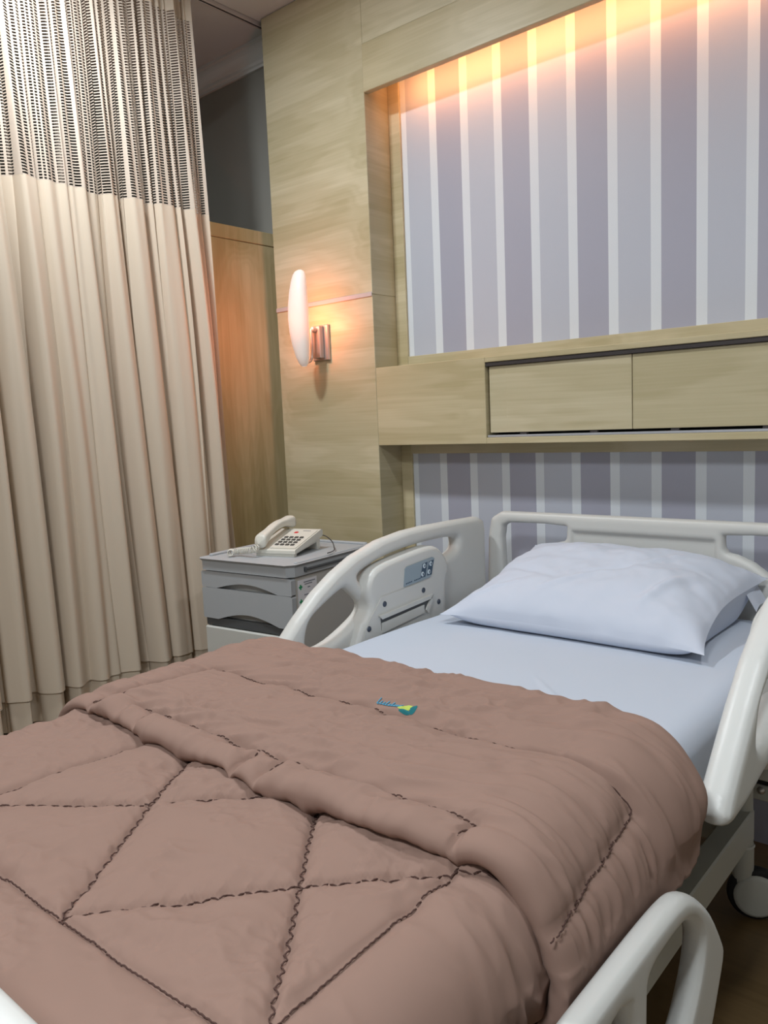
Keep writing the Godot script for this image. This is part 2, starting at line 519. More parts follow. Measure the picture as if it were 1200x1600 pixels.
# ------------------------------------------------------------------ maple headwall
func build_headwall() -> void:
	var xl := -2.392
	var xr := -1.888
	var xe := 0.022      # far end of the recess, mirrored about the bed
	var zb := -0.137
	var t := thing("headwall", "tall pale maple headwall panelling framing the striped wallpaper recess above the bed", "wall panelling", Vector3(-0.93, 0, -0.07))
	var b := MB.new()
	b.box(Vector3(xl, 1.7155, zb), Vector3(xr, 2.808, 0)); part("upper_panel", b, M.wood, t)
	b = MB.new()
	b.box(Vector3(xl, 0.001, zb), Vector3(xr, 1.7150, 0)); part("lower_panel", b, M.wood_b, t)
	b = MB.new()
	b.box(Vector3(xl, 1.707, 0.0002), Vector3(xr - 0.001, 1.723, 0.0035), 0.001); part("inlay_strip", b, M.alu_strip, t, false, "thin silver strip across the panel")
	b = MB.new()
	b.box(Vector3(xe, 0.001, zb), Vector3(xe + 0.5, 2.808, 0)); part("side_panel", b, M.wood_c, t)
	# header: front board with a hollow behind it for the light strip
	b = MB.new()
	b.box(Vector3(xr + 0.0005, 2.556, -0.022), Vector3(xe - 0.0005, 2.808, 0)); part("top_panel", b, M.wood, t)
	b = MB.new()
	b.box(Vector3(xr + 0.0005, 2.397, -0.022), Vector3(xe - 0.0005, 2.555, 0.004), 0.002); part("pelmet_board", b, M.wood_c, t)
	# console across the recess with a sunk bay for two sliding doors
	var y0 := 1.174
	var y1 := 1.4535
	var ox := -1.423
	var ex := -0.443
	b = MB.new()
	b.box(Vector3(xr + 0.0005, y0, zb), Vector3(ox, y1, 0)); part("console_end", b, M.wood_c, t)
	b = MB.new()
	b.box(Vector3(ex, y0, zb), Vector3(xe - 0.0005, y1, 0)); part("console_end", b, M.wood_c, t)
	b = MB.new()
	b.box(Vector3(ox, 1.436, zb), Vector3(ex, y1, 0)); part("console_top", b, M.wood_c, t)
	b = MB.new()
	b.box(Vector3(ox, y0, zb), Vector3(ex, 1.194, 0)); part("console_base", b, M.wood_c, t)
	b = MB.new()
	b.box(Vector3(ox, 1.194, zb), Vector3(ex, 1.436, -0.075), 0.0); part("console_back", b, M.dark, t)
	b = MB.new()
	b.box(Vector3(ox, 1.423, -0.03), Vector3(ex, 1.4355, -0.004), 0.001); b.box(Vector3(ox, 1.4235, -0.0038), Vector3(ex, 1.4255, -0.001), 0.0005)
	part("door_track", b, M.track, t, false, "dark grey sliding track above the doors")
	b = MB.new()
	b.box(Vector3(ox + 0.003, 1.1943, -0.032), Vector3(ex - 0.003, 1.2015, -0.003), 0.001); part("sill_strip", b, M.alu, t, false, "bright metal strip below the doors")
	for k in 2:
		var xa := ox + 0.010 if k == 0 else -0.932
		var xz := -0.9345 if k == 0 else ex - 0.010
		b = MB.new()
		b.box(Vector3(xa, 1.2095, -0.030), Vector3(xz, 1.4225, -0.010), 0.0012)
		var d := part("sliding_door", b, M.wood if k == 0 else M.wood_b, t)
		for j in 2:
			var rx := lerpf(xa, xz, 0.25 + 0.5 * j)
			b = MB.new()
			b.box(Vector3(rx - 0.012, 1.2015, -0.027), Vector3(rx + 0.012, 1.2095, -0.013), 0.001)
			part("roller", b, M.track, d)
	# frame of slim battens round both sheets of wallpaper
	var fz0 := -0.1375
	var fz1 := -0.128
	for r in [[1.4535, 2.80], [0.001, 1.174]]:
		b = MB.new(); b.box(Vector3(xr + 0.0005, r[0], fz0), Vector3(xr + 0.0505, r[1], fz1), 0.001); part("batten", b, M.wood_c, t)
		b = MB.new(); b.box(Vector3(xe - 0.0505, r[0], fz0), Vector3(xe - 0.0005, r[1], fz1), 0.001); part("batten", b, M.wood_c, t)
	b = MB.new(); b.box(Vector3(xr + 0.051, 1.4535, fz0), Vector3(xe - 0.051, 1.494, fz1), 0.001); part("batten", b, M.wood_b, t)
	b = MB.new(); b.box(Vector3(xr + 0.051, 1.137, fz0), Vector3(xe - 0.051, 1.174, fz1), 0.001); part("batten", b, M.wood_b, t)
	# warm light strip in the hollow of the header
	var s := thing("cove_light_strip", "warm glowing light strip hidden behind the pelmet board above the wallpaper", "strip light", Vector3(-0.93, 2.4175, -0.03))
	b = MB.new(); b.box(Vector3(-1.80, 2.410, -0.034), Vector3(-0.06, 2.425, -0.0225), 0.001); part("channel", b, M.alu, s)
	b = MB.new(); b.box(Vector3(-1.79, 2.412, -0.037), Vector3(-0.07, 2.423, -0.0342), 0.001); part("led_tube", b, M.led, s)
	for k in 2:
		var l := AreaLight3D.new()
		l.name = "lamp"
		l.area_size = Vector2(0.86, 0.012)
		l.light_energy = 0.22; l.light_color = Color(1.0, 0.66, 0.42)
		l.area_range = 8.0; l.area_attenuation = 2.0; l.shadow_enabled = true
		s.add_child(l, true)
		l.position = Vector3(-0.43 + 0.86 * k, 0.0, -0.009)
		l.rotation_degrees = Vector3(-8, 0, 0)

func build_partition() -> void:
	var t := thing("partition", "low maple partition panel with a capping rail between curtain and headwall", "partition", Vector3(-2.52, 0, 0.4))
	var b := MB.new()
	b.box(Vector3(-2.59, 0.001, -0.137), Vector3(-2.53, 2.000, 0.9)); part("board", b, M.wood_v, t)
	b = MB.new()
	b.box(Vector3(-2.595, 2.002, -0.137), Vector3(-2.528, 2.055, 0.9), 0.002); part("capping", b, M.wood_v, t)

# ------------------------------------------------------------------ curtain
var cn: FastNoiseLite
func curtain_pt(s: float, y: float) -> Vector3:
	# s counts folds along the cloth; broad rounded fronts, narrow deep valleys, opening out towards the hem
	var low := clampf((2.75 - y) / 2.4, 0.0, 1.0)
	var grow := smoothstep(0.0, 0.65, low)
	var ph := s + 0.62 * cn.get_noise_2d(s * 40.0, 10.0) + 0.45 * low * cn.get_noise_2d(s * 40.0, 60.0 + y * 9.0)
	var a := ph * TAU
	var front := pow(0.5 + 0.5 * cos(a), 0.75) * 2.0 - 1.0
	var amp := lerpf(0.013, 0.048, grow) * clampf(1.0 + 1.3 * cn.get_noise_2d(s * 55.0, 200.0 + y * 4.0), 0.25, 1.6)
	var x := -2.414 + amp * front + lerpf(0.007, 0.005, grow) * sin(a * 3.0 + s * 1.7) + 0.009 * cn.get_noise_2d(s * 120.0, 300.0 + y * 10.0)
	var z := 0.312 - 0.058 * low + s * 0.098 + lerpf(0.008, 0.021, grow) * sin(a) + 0.024 * low * cn.get_noise_2d(s * 40.0, 400.0 + y * 6.0)
	return Vector3(x, y, z)

func build_curtain() -> void:
	cn = noise(19, 0.02, 2)
	var t := thing("privacy_curtain", "pleated beige privacy curtain with an open net top hanging from the ceiling track", "curtain", Vector3(-2.425, 0.33, 1.1))
	var n := 15.5
	var y_net := 2.035
	var y_tape := 2.70
	var y_hem := 0.455
	var y_low := 0.355
	var cols := 560
	var sheet := func(ya: float, yb: float, rows: int, push: float) -> MB:
		var P: Array = []
		for i in cols + 1:
			var s := n * i / cols
			var row := PackedVector3Array()
			for j in rows + 1:
				var y := lerpf(ya, yb, float(j) / rows)
				var p := curtain_pt(s, y)
				if push != 0.0:
					var d := curtain_pt(s + 0.02, y) - p
					p += Vector3(d.z, 0, -d.x).normalized() * push
				row.append(p)
			P.append(row)
		var mb := MB.new()
		mb.grid(P)
		return mb
	part("drape", sheet.call(y_hem, y_net, 26, 0.0), M.curtain, t)
	part("hem", sheet.call(y_low, y_hem + 0.004, 4, -0.006), M.curtain, t)
	part("heading_tape", sheet.call(y_tape, 2.775, 4, -0.001), M.curtain, t)
	# netting: upright cords and cross bars round real openings
	var b := MB.new()
	var nc := 118
	var nr := 74
	for i in nc:
		var s0 := n * i / nc
		var ds := n / nc
		var k := b.v.size()
		for j in nr * 1 + 1:
			var y := lerpf(y_net, y_tape, float(j) / nr)
			for q in 3:
				var p := curtain_pt(s0 + ds * 0.19 * q, y)
				var d := curtain_pt(s0 + ds * 0.19 * q + 0.01, y) - p
				b.vert(p, Vector3(d.z, 0, -d.x).normalized())
		for j in nr:
			for q in 2:
				var a := k + j * 3 + q
				for x in [a, a + 1, a + 3, a + 1, a + 4, a + 3]: b.ix.append(x)
		for j in nr:
			var yb := lerpf(y_net, y_tape, float(j) / nr)
			var k2 := b.v.size()
			for q in 3:
				var sq := s0 + ds * (0.38 + 0.31 * q)
				for r in 2:
					var p := curtain_pt(sq, yb + 0.0034 * r)
					var d := curtain_pt(sq + 0.01, yb) - p
					b.vert(p, Vector3(d.z, 0, -d.x).normalized())
			for q in 2:
				var a := k2 + q * 2
				for x in [a, a + 2, a + 1, a + 2, a + 3, a + 1]: b.ix.append(x)
	var net := part("net_panel", b, M.net, t, false, "open net band at the top of the curtain")
	net.set_meta("kind", "stuff")
	for i in 15:
		var p := curtain_pt(i + 0.5, 2.77)
		b = MB.new()
		b.tube(curve3([Vector3(p.x, 2.755, p.z), Vector3(-2.425, 2.778, p.z), Vector3(-2.425, 2.793, p.z)], 4), 0.002, 6)
		part("glider", b, M.plastic, t)

# ------------------------------------------------------------------ bed
func head_plate(z: float, raise: float) -> MB:
	var out := pv([-0.49, 0.42, -0.508, 0.56, -0.510, 0.74, -0.505, 0.88, -0.492, 0.94, -0.455, 0.961, -0.30, 0.962, 0, 0.962, 0.30, 0.962, 0.455, 0.961, 0.492, 0.94, 0.505, 0.88, 0.510, 0.74, 0.508, 0.56, 0.49, 0.42])
	var hole := pv([0.226, 0.925, 0.228, 0.890, 0.236, 0.879, 0.262, 0.873, 0.30, 0.857, 0.338, 0.828, 0.372, 0.790, 0.405, 0.755, 0.440, 0.745, 0.450, 0.76, 0.453, 0.88, 0.447, 0.917, 0.425, 0.927, 0.30, 0.929])
	var holl := PackedVector2Array()
	for p in hole: holl.append(Vector2(-p.x, p.y))
	var shape := func(a: float, b: float) -> Vector2:
		var d := absf(a)
		var rim := 0.021
		var inn := smoothstep(0.0, 0.012, minf(0.213 - d, minf(0.918 - b, b - 0.50)))
		return Vector2(0.0, lerpf(rim, 0.012, inn))
	var mb := plate(out, [hole, holl], shape, 0.014, 0.0065, Basis.IDENTITY, 0.022)
	for i in mb.v.size(): mb.v[i] += Vector3(BX, raise, z)
	return mb

func shift(mb: MB, o: Vector3) -> MB:
	for i in mb.v.size(): mb.v[i] += o
	return mb

const AX := Basis(Vector3(0, 0, 1), Vector3(0, 1, 0), Vector3(1, 0, 0))   # (a, b, c) -> z, y, x

func shift2(p: PackedVector2Array) -> PackedVector2Array:
	var r := PackedVector2Array()
	for q in p: r.append(q + Vector2(0.030, 0.008))
	return r

func side_rail(t: Node3D, s: float) -> void:
	# s = -1: on the cabinet side; +1: the other. Middle at BX + s * 0.515
	var xc := BX + s * 0.515
	var out := pv([0.085, 0.56, 0.088, 0.75, 0.088, 0.91, 0.094, 0.938, 0.122, 0.950, 0.25, 0.953, 0.39, 0.955, 0.482, 0.953, 0.594, 0.941, 0.698, 0.915, 0.773, 0.883, 0.844, 0.843, 0.913, 0.790, 0.985, 0.726, 1.030, 0.684, 1.046, 0.660, 1.042, 0.642, 1.022, 0.634, 0.957, 0.637, 0.86, 0.652, 0.76, 0.662, 0.70, 0.655, 0.65, 0.61, 0.60, 0.58, 0.30, 0.56])
	var h1 := smooth(pv([0.889, 0.757, 0.872, 0.784, 0.828, 0.809, 0.757, 0.838, 0.731, 0.831, 0.684, 0.788, 0.686, 0.765, 0.726, 0.742, 0.80, 0.714, 0.86, 0.706, 0.893, 0.722]), 3)
	var h2 := smooth(pv([0.697, 0.862, 0.640, 0.884, 0.55, 0.900, 0.443, 0.908, 0.325, 0.909, 0.252, 0.903, 0.240, 0.885, 0.250, 0.868, 0.28, 0.857, 0.35, 0.845, 0.50, 0.83, 0.60, 0.80, 0.635, 0.806, 0.670, 0.830]), 3)
	var shape := func(a: float, b: float) -> Vector2:
		return Vector2(0.0, 0.026)
	var mb := shift(plate(out, [h1, h2], shape, 0.021, 0.0055, AX, 0.026), Vector3(xc, 0, 0))
	var r := part("side_rail", mb, M.plastic_warm if s < 0 else M.plastic, t)
	# console on the inner side
	var inx := -s
	var con := smooth(pv([0.705, 0.60, 0.700, 0.715, 0.655, 0.765, 0.664, 0.81, 0.645, 0.853, 0.60, 0.874, 0.50, 0.887, 0.40, 0.894, 0.352, 0.886, 0.316, 0.855, 0.302, 0.815, 0.318, 0.78, 0.320, 0.70, 0.325, 0.60]), 3)
	con = shift2(con)
	var cshape := func(a: float, b: float) -> Vector2: return Vector2(0.0, 0.030)
	part("rail_console", shift(plate(con, [], cshape, 0.016, 0.0065, AX, 0.030), Vector3(xc + inx * 0.022, 0, 0)), M.plastic_warm, r)
	# everything below sits on the console's inner face
	var face := xc + inx * 0.0525
	var on := Transform3D(Basis(Vector3(0, 0, 1), Vector3(0, 1, 0), Vector3(inx, 0, 0)), Vector3(face, 0.009, 0.030))
	var b := MB.new()
	b.prism(pv([0.690, 0.60, 0.687, 0.716, 0.616, 0.790, 0.438, 0.798, 0.345, 0.742, 0.340, 0.60]), -0.004, 0.0025, on, 0.0012)
	part("cover_plate", b, M.plastic_warm, r)
	for p in [Vector2(0.606, 0.770), Vector2(0.436, 0.775), Vector2(0.366, 0.728), Vector2(0.672, 0.717)]:
		b = MB.new()
		b.lathe(PackedVector2Array([Vector2(0, 0.0052), Vector2(0.0045, 0.0048), Vector2(0.0075, 0.003), Vector2(0.008, 0.0)]), on * Transform3D(Basis(Vector3(1, 0, 0), Vector3(0, 0, 1), Vector3(0, 1, 0)), Vector3(p.x, p.y, 0.001)), 14)
		part("screw", b, M.screw, r)
	b = MB.new()
	b.prism(pv([0.625, 0.735, 0.408, 0.748, 0.432, 0.718, 0.622, 0.700]), 0.0, 0.0032, on)
	part("slot_back", b, M.grey_dark, r)
	b = MB.new()
	b.prism(pv([0.634, 0.743, 0.398, 0.757, 0.408, 0.748, 0.625, 0.735]), 0.0, 0.010, on, 0.002); b.prism(pv([0.408, 0.748, 0.398, 0.757, 0.424, 0.708, 0.432, 0.718]), 0.0, 0.010, on, 0.001)
	b.prism(pv([0.622, 0.722, 0.440, 0.734, 0.440, 0.712, 0.622, 0.696]), 0.001, 0.007, on, 0.001)
	part("slot_handle", b, M.plastic_warm, r)
	# keypad
	b = MB.new()
	b.prism(pv([0.520, 0.800, 0.512, 0.848, 0.506, 0.853, 0.388, 0.862, 0.378, 0.857, 0.398, 0.810, 0.404, 0.806]), -0.001, 0.0018, on, 0.0006)
	part("keypad", b, M.keypad, r, false, "blue grey membrane keypad")
	for c in 2:
		b = MB.new()
		var sk := 0.022 * c
		b.prism(pv([0.446 - 0.030 * c, 0.812 + 0.001 * c, 0.434 - 0.030 * c, 0.850 + 0.002 * c, 0.412 - 0.030 * c, 0.852 + 0.002 * c, 0.424 - 0.030 * c, 0.812 + 0.001 * c]), 0.0012, 0.0024, on)
		part("key_panel", b, M.key_blue, r)
		for q in 2:
			b = MB.new()
			var p := Vector2(0.436 - 0.030 * c - (0.009 if q == 1 else 0.0), 0.821 + 0.022 * q + 0.0015 * c)
			b.lathe(PackedVector2Array([Vector2(0, 0.0012), Vector2(0.0058, 0.0010), Vector2(0.0068, 0.0)]), on * Transform3D(Basis(Vector3(1, 0, 0), Vector3(0, 0, 1), Vector3(0, 1, 0)), Vector3(p.x, p.y, 0.0024)), 14)
			var k := part("key", b, M.key_white, r)
			b = MB.new()
			if q == c: b.prism(pv([p.x, p.y + 0.0042, p.x - 0.0032, p.y, p.x - 0.001, p.y, p.x - 0.001, p.y - 0.004, p.x + 0.001, p.y - 0.004, p.x + 0.001, p.y, p.x + 0.0032, p.y]), 0.003, 0.0042, on)
			else: b.prism(pv([p.x, p.y - 0.0042, p.x - 0.0032, p.y, p.x - 0.001, p.y, p.x - 0.001, p.y + 0.004, p.x + 0.001, p.y + 0.004, p.x + 0.001, p.y, p.x + 0.0032, p.y]), 0.003, 0.0042, on)
			part("arrow_mark", b, M.key_blue, r)
	b = MB.new()
	for k in 9:
		if k == 4: continue
		b.box(Vector3(0.507 - 0.0075 * k, 0.8055 + 0.0005 * k, 0.0016), Vector3(0.512 - 0.0075 * k, 0.8085 + 0.0005 * k, 0.0022), 0.0, on)
	part("print_line", b, M.key_blue, r)

func foot_rail(t: Node3D, s: float) -> void:
	var xc := BX + s * 0.5375
	var out := smooth(pv([1.098, 0.486, 1.106, 0.512, 1.150, 0.572, 1.200, 0.618, 1.240, 0.643, 1.275, 0.653, 1.34, 0.657, 1.45, 0.657, 1.56, 0.655, 1.64, 0.640, 1.70, 0.600, 1.75, 0.54, 1.78, 0.48, 1.76, 0.44, 1.70, 0.43, 1.55, 0.42, 1.40, 0.40, 1.28, 0.37, 1.21, 0.36, 1.16, 0.39, 1.12, 0.445]), 3)
	var h1 := smooth(pv([1.192, 0.545, 1.200, 0.572, 1.225, 0.598, 1.260, 0.613, 1.315, 0.616, 1.365, 0.612, 1.374, 0.59, 1.372, 0.50, 1.345, 0.455, 1.30, 0.445, 1.25, 0.462, 1.208, 0.506]), 3)
	var h2 := smooth(pv([1.43, 0.607, 1.52, 0.607, 1.60, 0.598, 1.66, 0.565, 1.70, 0.51, 1.68, 0.485, 1.60, 0.48, 1.50, 0.48, 1.43, 0.485, 1.415, 0.50]), 3)
	var shape := func(a: float, b: float) -> Vector2: return Vector2(0.0, 0.017)
	part("foot_side_rail", shift(plate(out, [h1, h2], shape, 0.0155, 0.0055, AX, 0.017), Vector3(xc, 0, 0)), M.plastic, t)

func build_bed() -> void:
	var t := thing("hospital_bed", "white adjustable hospital bed on wheels with moulded plastic head, foot and side rails", "hospital bed", Vector3(BX, 0, 1.02))
	part("headboard", head_plate(0.042, 0.0), M.plastic_warm, t)
	part("footboard", head_plate(2.03, -0.04), M.plastic, t)
	side_rail(t, -1.0)
	side_rail(t, 1.0)
	foot_rail(t, -1.0)
	foot_rail(t, 1.0)
	# sleeping deck, lift arms and the wheeled chassis
	var b := MB.new()
	b.box(Vector3(BX - 0.41, 0.50, 0.075), Vector3(BX + 0.41, 0.545, 2.0), 0.006)
	part("deck", b, M.grey_dark, t)
	b = MB.new()
	for s in [-1.0, 1.0]:
		b.box(Vector3(BX + s * 0.31 - 0.025, 0.42, 0.08), Vector3(BX + s * 0.31 + 0.025, 0.50, 2.0), 0.004)
	for z in [0.10, 0.75, 1.35, 1.93]: b.box(Vector3(BX - 0.31, 0.43, z), Vector3(BX + 0.31, 0.49, z + 0.05), 0.004)
	part("deck_frame", b, M.metal_paint, t)
	b = MB.new()
	for s in [-1.0, 1.0]:
		b.box(Vector3(BX + s * 0.335 - 0.025, 0.205, 0.238), Vector3(BX + s * 0.335 + 0.025, 0.285, 1.90), 0.004)
	b.box(Vector3(BX - 0.335, 0.21, 0.26), Vector3(BX + 0.335, 0.28, 0.31), 0.004)
	b.box(Vector3(BX - 0.335, 0.21, 1.78), Vector3(BX + 0.335, 0.28, 1.83), 0.004)
	part("chassis", b, M.metal_paint, t)
	for s in [-1.0, 1.0]:
		for z in [0.45, 1.55]:
			b = MB.new()
			b.tube(PackedVector3Array([Vector3(BX + s * 0.24, 0.27, z), Vector3(BX + s * 0.24, 0.45, z + 0.22)]), 0.022, 12)
			part("lift_arm", b, M.metal_paint, t)
			b = MB.new()
			b.box(Vector3(BX + s * 0.50 - 0.012, 0.43, z - 0.10), Vector3(BX + s * 0.50 + 0.012, 0.495, z - 0.06), 0.003)
			b.box(Vector3(BX + s * 0.31, 0.43, z - 0.10), Vector3(BX + s * 0.50, 0.46, z - 0.06), 0.003)
			part("rail_bracket", b, M.metal_paint, t)
	# black bumper bar with a bolt at the head end
	b = MB.new()
	b.box(Vector3(BX - 0.40, 0.336, 0.17), Vector3(BX + 0.40, 0.370, 0.21), 0.006)
	var bar := part("bumper_bar", b, M.rubber, t, false, "black bumper bar")
	b = MB.new()
	b.lathe(PackedVector2Array([Vector2(0, 0.008), Vector2(0.007, 0.006), Vector2(0.010, 0.0)]), Transform3D(Basis(Vector3(1, 0, 0), Vector3(0, 0, 1), Vector3(0, 1, 0)), Vector3(BX + 0.366, 0.322, 0.2095)), 14)
	part("bolt", b, M.chrome, bar)
	b = MB.new()
	b.box(Vector3(BX - 0.395, 0.295, 0.172), Vector3(BX + 0.395, 0.335, 0.208), 0.003)
	part("head_crossbar", b, M.metal_paint, t)
	for s in [-1.0, 1.0]:
		for z in [0.245, 1.84]:
			var x: float = BX + s * 0.335
			b = MB.new()
			# upright tube with a ring, then a hood over the swivelled wheel
			var ax := Vector3(0.42, 0, 0.907)
			var tr := Vector3(0.907, 0, -0.42) * 0.030
			var hub := Vector3(x, 0.0665, z) + tr
			b.lathe(PackedVector2Array([Vector2(0.0, 0.36), Vector2(0.022, 0.36), Vector2(0.024, 0.20), Vector2(0.026, 0.188), Vector2(0.026, 0.13), Vector2(0.022, 0.10), Vector2(0.022, 0.045), Vector2(0.0, 0.04)]), Transform3D(Basis(), Vector3(x, 0, z)), 18)
			for q in [-1.0, 1.0]:
				b.lathe(PackedVector2Array([Vector2(0, 0.012), Vector2(0.044, 0.011), Vector2(0.053, 0.005), Vector2(0.053, 0.0)]), Transform3D(Basis(Vector3.UP.cross(ax) * q, ax * q, Vector3.UP), hub + ax * q * 0.017), 28)
			var c := part("caster", b, M.metal_paint, t)
			b = MB.new()
			b.lathe(PackedVector2Array([Vector2(0.03, -0.016), Vector2(0.060, -0.016), Vector2(0.0655, -0.008), Vector2(0.0665, 0.0), Vector2(0.0655, 0.008), Vector2(0.060, 0.016), Vector2(0.03, 0.016)]), Transform3D(Basis(Vector3.UP.cross(ax), ax, Vector3.UP), hub), 36)
			part("wheel", b, M.rubber, c, false, "black rubber tyre")
			b = MB.new()
			b.lathe(PackedVector2Array([Vector2(0.0265, 0.0), Vector2(0.0285, 0.003), Vector2(0.0265, 0.007)]), Transform3D(Basis(), Vector3(x, 0.187, z)), 18)
			part("collar_ring", b, M.plastic_warm, c)

# ------------------------------------------------------------------ mattress, pillow
func build_mattress() -> void:
	var t := thing("mattress", "mattress under a smooth pale blue white fitted sheet on the bed", "mattress", Vector3(BX, 0.545, 1.04))
	var rr := 0.045
	var fn := noise(3, 1.2, 3)
	# rounded box: cross-sections along z, pulled in at both ends
	var P: Array = []
	var zs: Array = []
	for k in 9: zs.append([0.075 + rr * (1.0 - cos(PI / 2 * k / 8.0)), sin(PI / 2 * k / 8.0)])
	for k in range(1, 420): zs.append([lerpf(0.075 + rr, 1.99 - rr, k / 420.0), 1.0])
	for k in 9: zs.append([1.99 - rr * (1.0 - cos(PI / 2 * (8 - k) / 8.0)), sin(PI / 2 * (8 - k) / 8.0)])
	for q in zs:
		var inset: float = rr * (1.0 - q[1])
		var row := PackedVector3Array()
		var hw := 0.44 - inset
		var y0 := 0.546 + inset
		var y1 := 0.722 - inset
		var r := rr - inset * 0.98
		var ring := PackedVector2Array()
		for c in [[hw - r, y0 + r, 270.0], [hw - r, y1 - r, 0.0]]:
			for j in 7:
				var a: float = deg_to_rad(c[2] + 15.0 * j)
				ring.append(Vector2(c[0] + cos(a) * r, c[1] + sin(a) * r))
		for j in range(1, 150): ring.append(Vector2(lerpf(hw - r, -hw + r, j / 150.0), y1))
		for c in [[-hw + r, y1 - r, 90.0], [-hw + r, y0 + r, 180.0]]:
			for j in 7:
				var a: float = deg_to_rad(c[2] + 15.0 * j)
				ring.append(Vector2(c[0] + cos(a) * r, c[1] + sin(a) * r))
		ring.append(ring[0])
		for p in ring:
			var z: float = q[0]
			var up := 0.0
			if p.y > 0.70:
				up = 0.0022 * fn.get_noise_2d(p.x * 3.0, z * 2.0)
				# two shallow creases below the pillow
				var e := Vector2(p.x - 0.16, z - 0.87).rotated(-0.75)
				up += 0.0030 * exp(-pow(e.y / 0.006, 2.0)) * smoothstep(0.15, 0.02, absf(e.x))
				e = Vector2(p.x - 0.10, z - 0.92).rotated(0.25)
				up += 0.0028 * exp(-pow(e.y / 0.006, 2.0)) * smoothstep(0.09, 0.02, absf(e.x))
			row.append(Vector3(BX + p.x, p.y + up, z))
		P.append(row)
	var b := MB.new()
	b.grid(P, true)
	part("fitted_sheet", b, M.sheet, t)

func build_pillow() -> void:
	var t := thing("pillow", "plump white pillow in a cotton case leaning on the headboard", "pillow", Vector3(-0.90, 0.722, 0.29))
	var fn := noise(41, 1.0, 3)
	var tilt := Transform3D(Basis(Vector3(1, 0, 0), deg_to_rad(14.0)), Vector3(-0.888, 0.806, 0.312))
	var nU := 110
	var nV := 80
	var make := func(side: float) -> MB:
		var P: Array = []
		for i in nU + 1:
			var u := -1.0 + 2.0 * i / nU
			var row := PackedVector3Array()
			for j in nV + 1:
				var v := -1.0 + 2.0 * j / nV
				# corners reach out, edges draw in
				var hx := 0.330 * (1.0 - 0.05 * (1.0 - v * v)) + 0.014 * pow(absf(v), 4.0)
				var hz := 0.235 * (1.0 - 0.06 * (1.0 - u * u)) + 0.010 * pow(absf(u), 4.0)
				if u < 0.0: hx *= 1.0 - 0.07 * (1.0 - v) * 0.5
				var k := pow(maxf(0.0, 1.0 - pow(absf(u), 3.4)), 0.66) * pow(maxf(0.0, 1.0 - pow(absf(v), 2.8)), 0.60)
				var edge := smoothstep(0.0, 0.25, k)
				var droop := 0.040 * pow(maxf(u, 0.0), 3.0) * smoothstep(0.3, -1.0, v)
				var h := 0.078 * k
				h += 0.012 * fn.get_noise_2d(u * 1.6 + 3.0, v * 1.3 + 9.0) * edge
				# soft creases running in from the corners
				for q in [[-0.02, 0.10, 0.75, 0.008, 0.013, 0.15], [0.22, 0.08, 1.15, 0.008, 0.012, 0.15], [-0.20, 0.05, -0.35, -0.009, 0.017, 0.17], [0.05, 0.02, 0.5, -0.006, 0.012, 0.13], [0.16, -0.08, 1.0, 0.007, 0.012, 0.13], [-0.24, 0.16, 0.5, 0.006, 0.010, 0.10]]:
					var e := Vector2(u * 0.345 - q[0], v * 0.235 - q[1]).rotated(q[2])
					h += q[3] * exp(-pow(e.y / q[4], 2.0)) * smoothstep(q[5], 0.02, absf(e.x)) * edge
				var p := tilt * Vector3(u * hx, h if side > 0.0 else 0.0, v * hz)
				p.y -= droop
				if side < 0.0:
					p.y = lerpf(p.y, 0.7255, smoothstep(0.0, 0.40, k))
					p.z += 0.008 * smoothstep(0.0, 0.2, k) * smoothstep(0.6, 0.2, k)
				p.y = maxf(p.y, 0.7255)
				row.append(p)
			P.append(row)
		var mb := MB.new()
		mb.grid(P, side > 0)
		return mb
	var b: MB = make.call(1.0)
	var c: MB = make.call(-1.0)
	var k := b.v.size()
	b.v.append_array(c.v); b.n.append_array(c.n); b.t.append_array(c.t)
	for i in c.ix: b.ix.append(i + k)
	part("pillowcase", b, M.pillow, t)
	# open end of the case hangs loose past the back corner
	var P: Array = []
	for i in 15:
		var w := float(i) / 14
		var row := PackedVector3Array()
		for j in 13:
			var q := float(j) / 12
			var e := tilt * Vector3(0.312 + 0.030 * q, 0.004 * sin(PI * w), lerpf(-0.236, -0.150, w))
			e.y -= 0.040 * smoothstep(0.3, -1.0, lerpf(-1.0, -0.65, w)) + 0.050 * q + 0.003 * sin(w * 7.0) * q
			row.append(e)
		P.append(row)
	b = MB.new()
	b.grid(P, true)
	part("case_end", b, M.pillow, t)

# ------------------------------------------------------------------ duvet
var dn: FastNoiseLite
var dw: FastNoiseLite
# lateral arc length s, height o above the mattress skin, position z along the bed
func duvet_pt(s: float, o: float, z: float) -> Vector3:
	var flat := 0.395
	var r := 0.045
	var q := absf(s)
	var sg := signf(s)
	# the hanging part stays inside the side rails
	var hang := smoothstep(0.45, 0.51, q)
	o = lerpf(o, minf(o, 0.076 - 0.10 * maxf(0.0, o - 0.076)), hang)
	if q <= flat: return Vector3(BX + s, 0.722 + o, z)
	var arc := r * PI / 2
	if q < flat + arc:
		var a := (q - flat) / r
		return Vector3(BX + sg * (flat + (r + o) * sin(a)), 0.722 - r + (r + o) * cos(a), z)
	return Vector3(BX + sg * (flat + r + o), 0.722 - r - (q - flat - arc), z)

func seg(p: Vector2, a: Vector2, b: Vector2) -> Vector2:   # (distance, place along)
	var e := b - a
	var u := clampf((p - a).dot(e) / e.dot(e), 0.0, 1.0)
	return Vector2(p.distance_to(a + e * u), u * e.length())

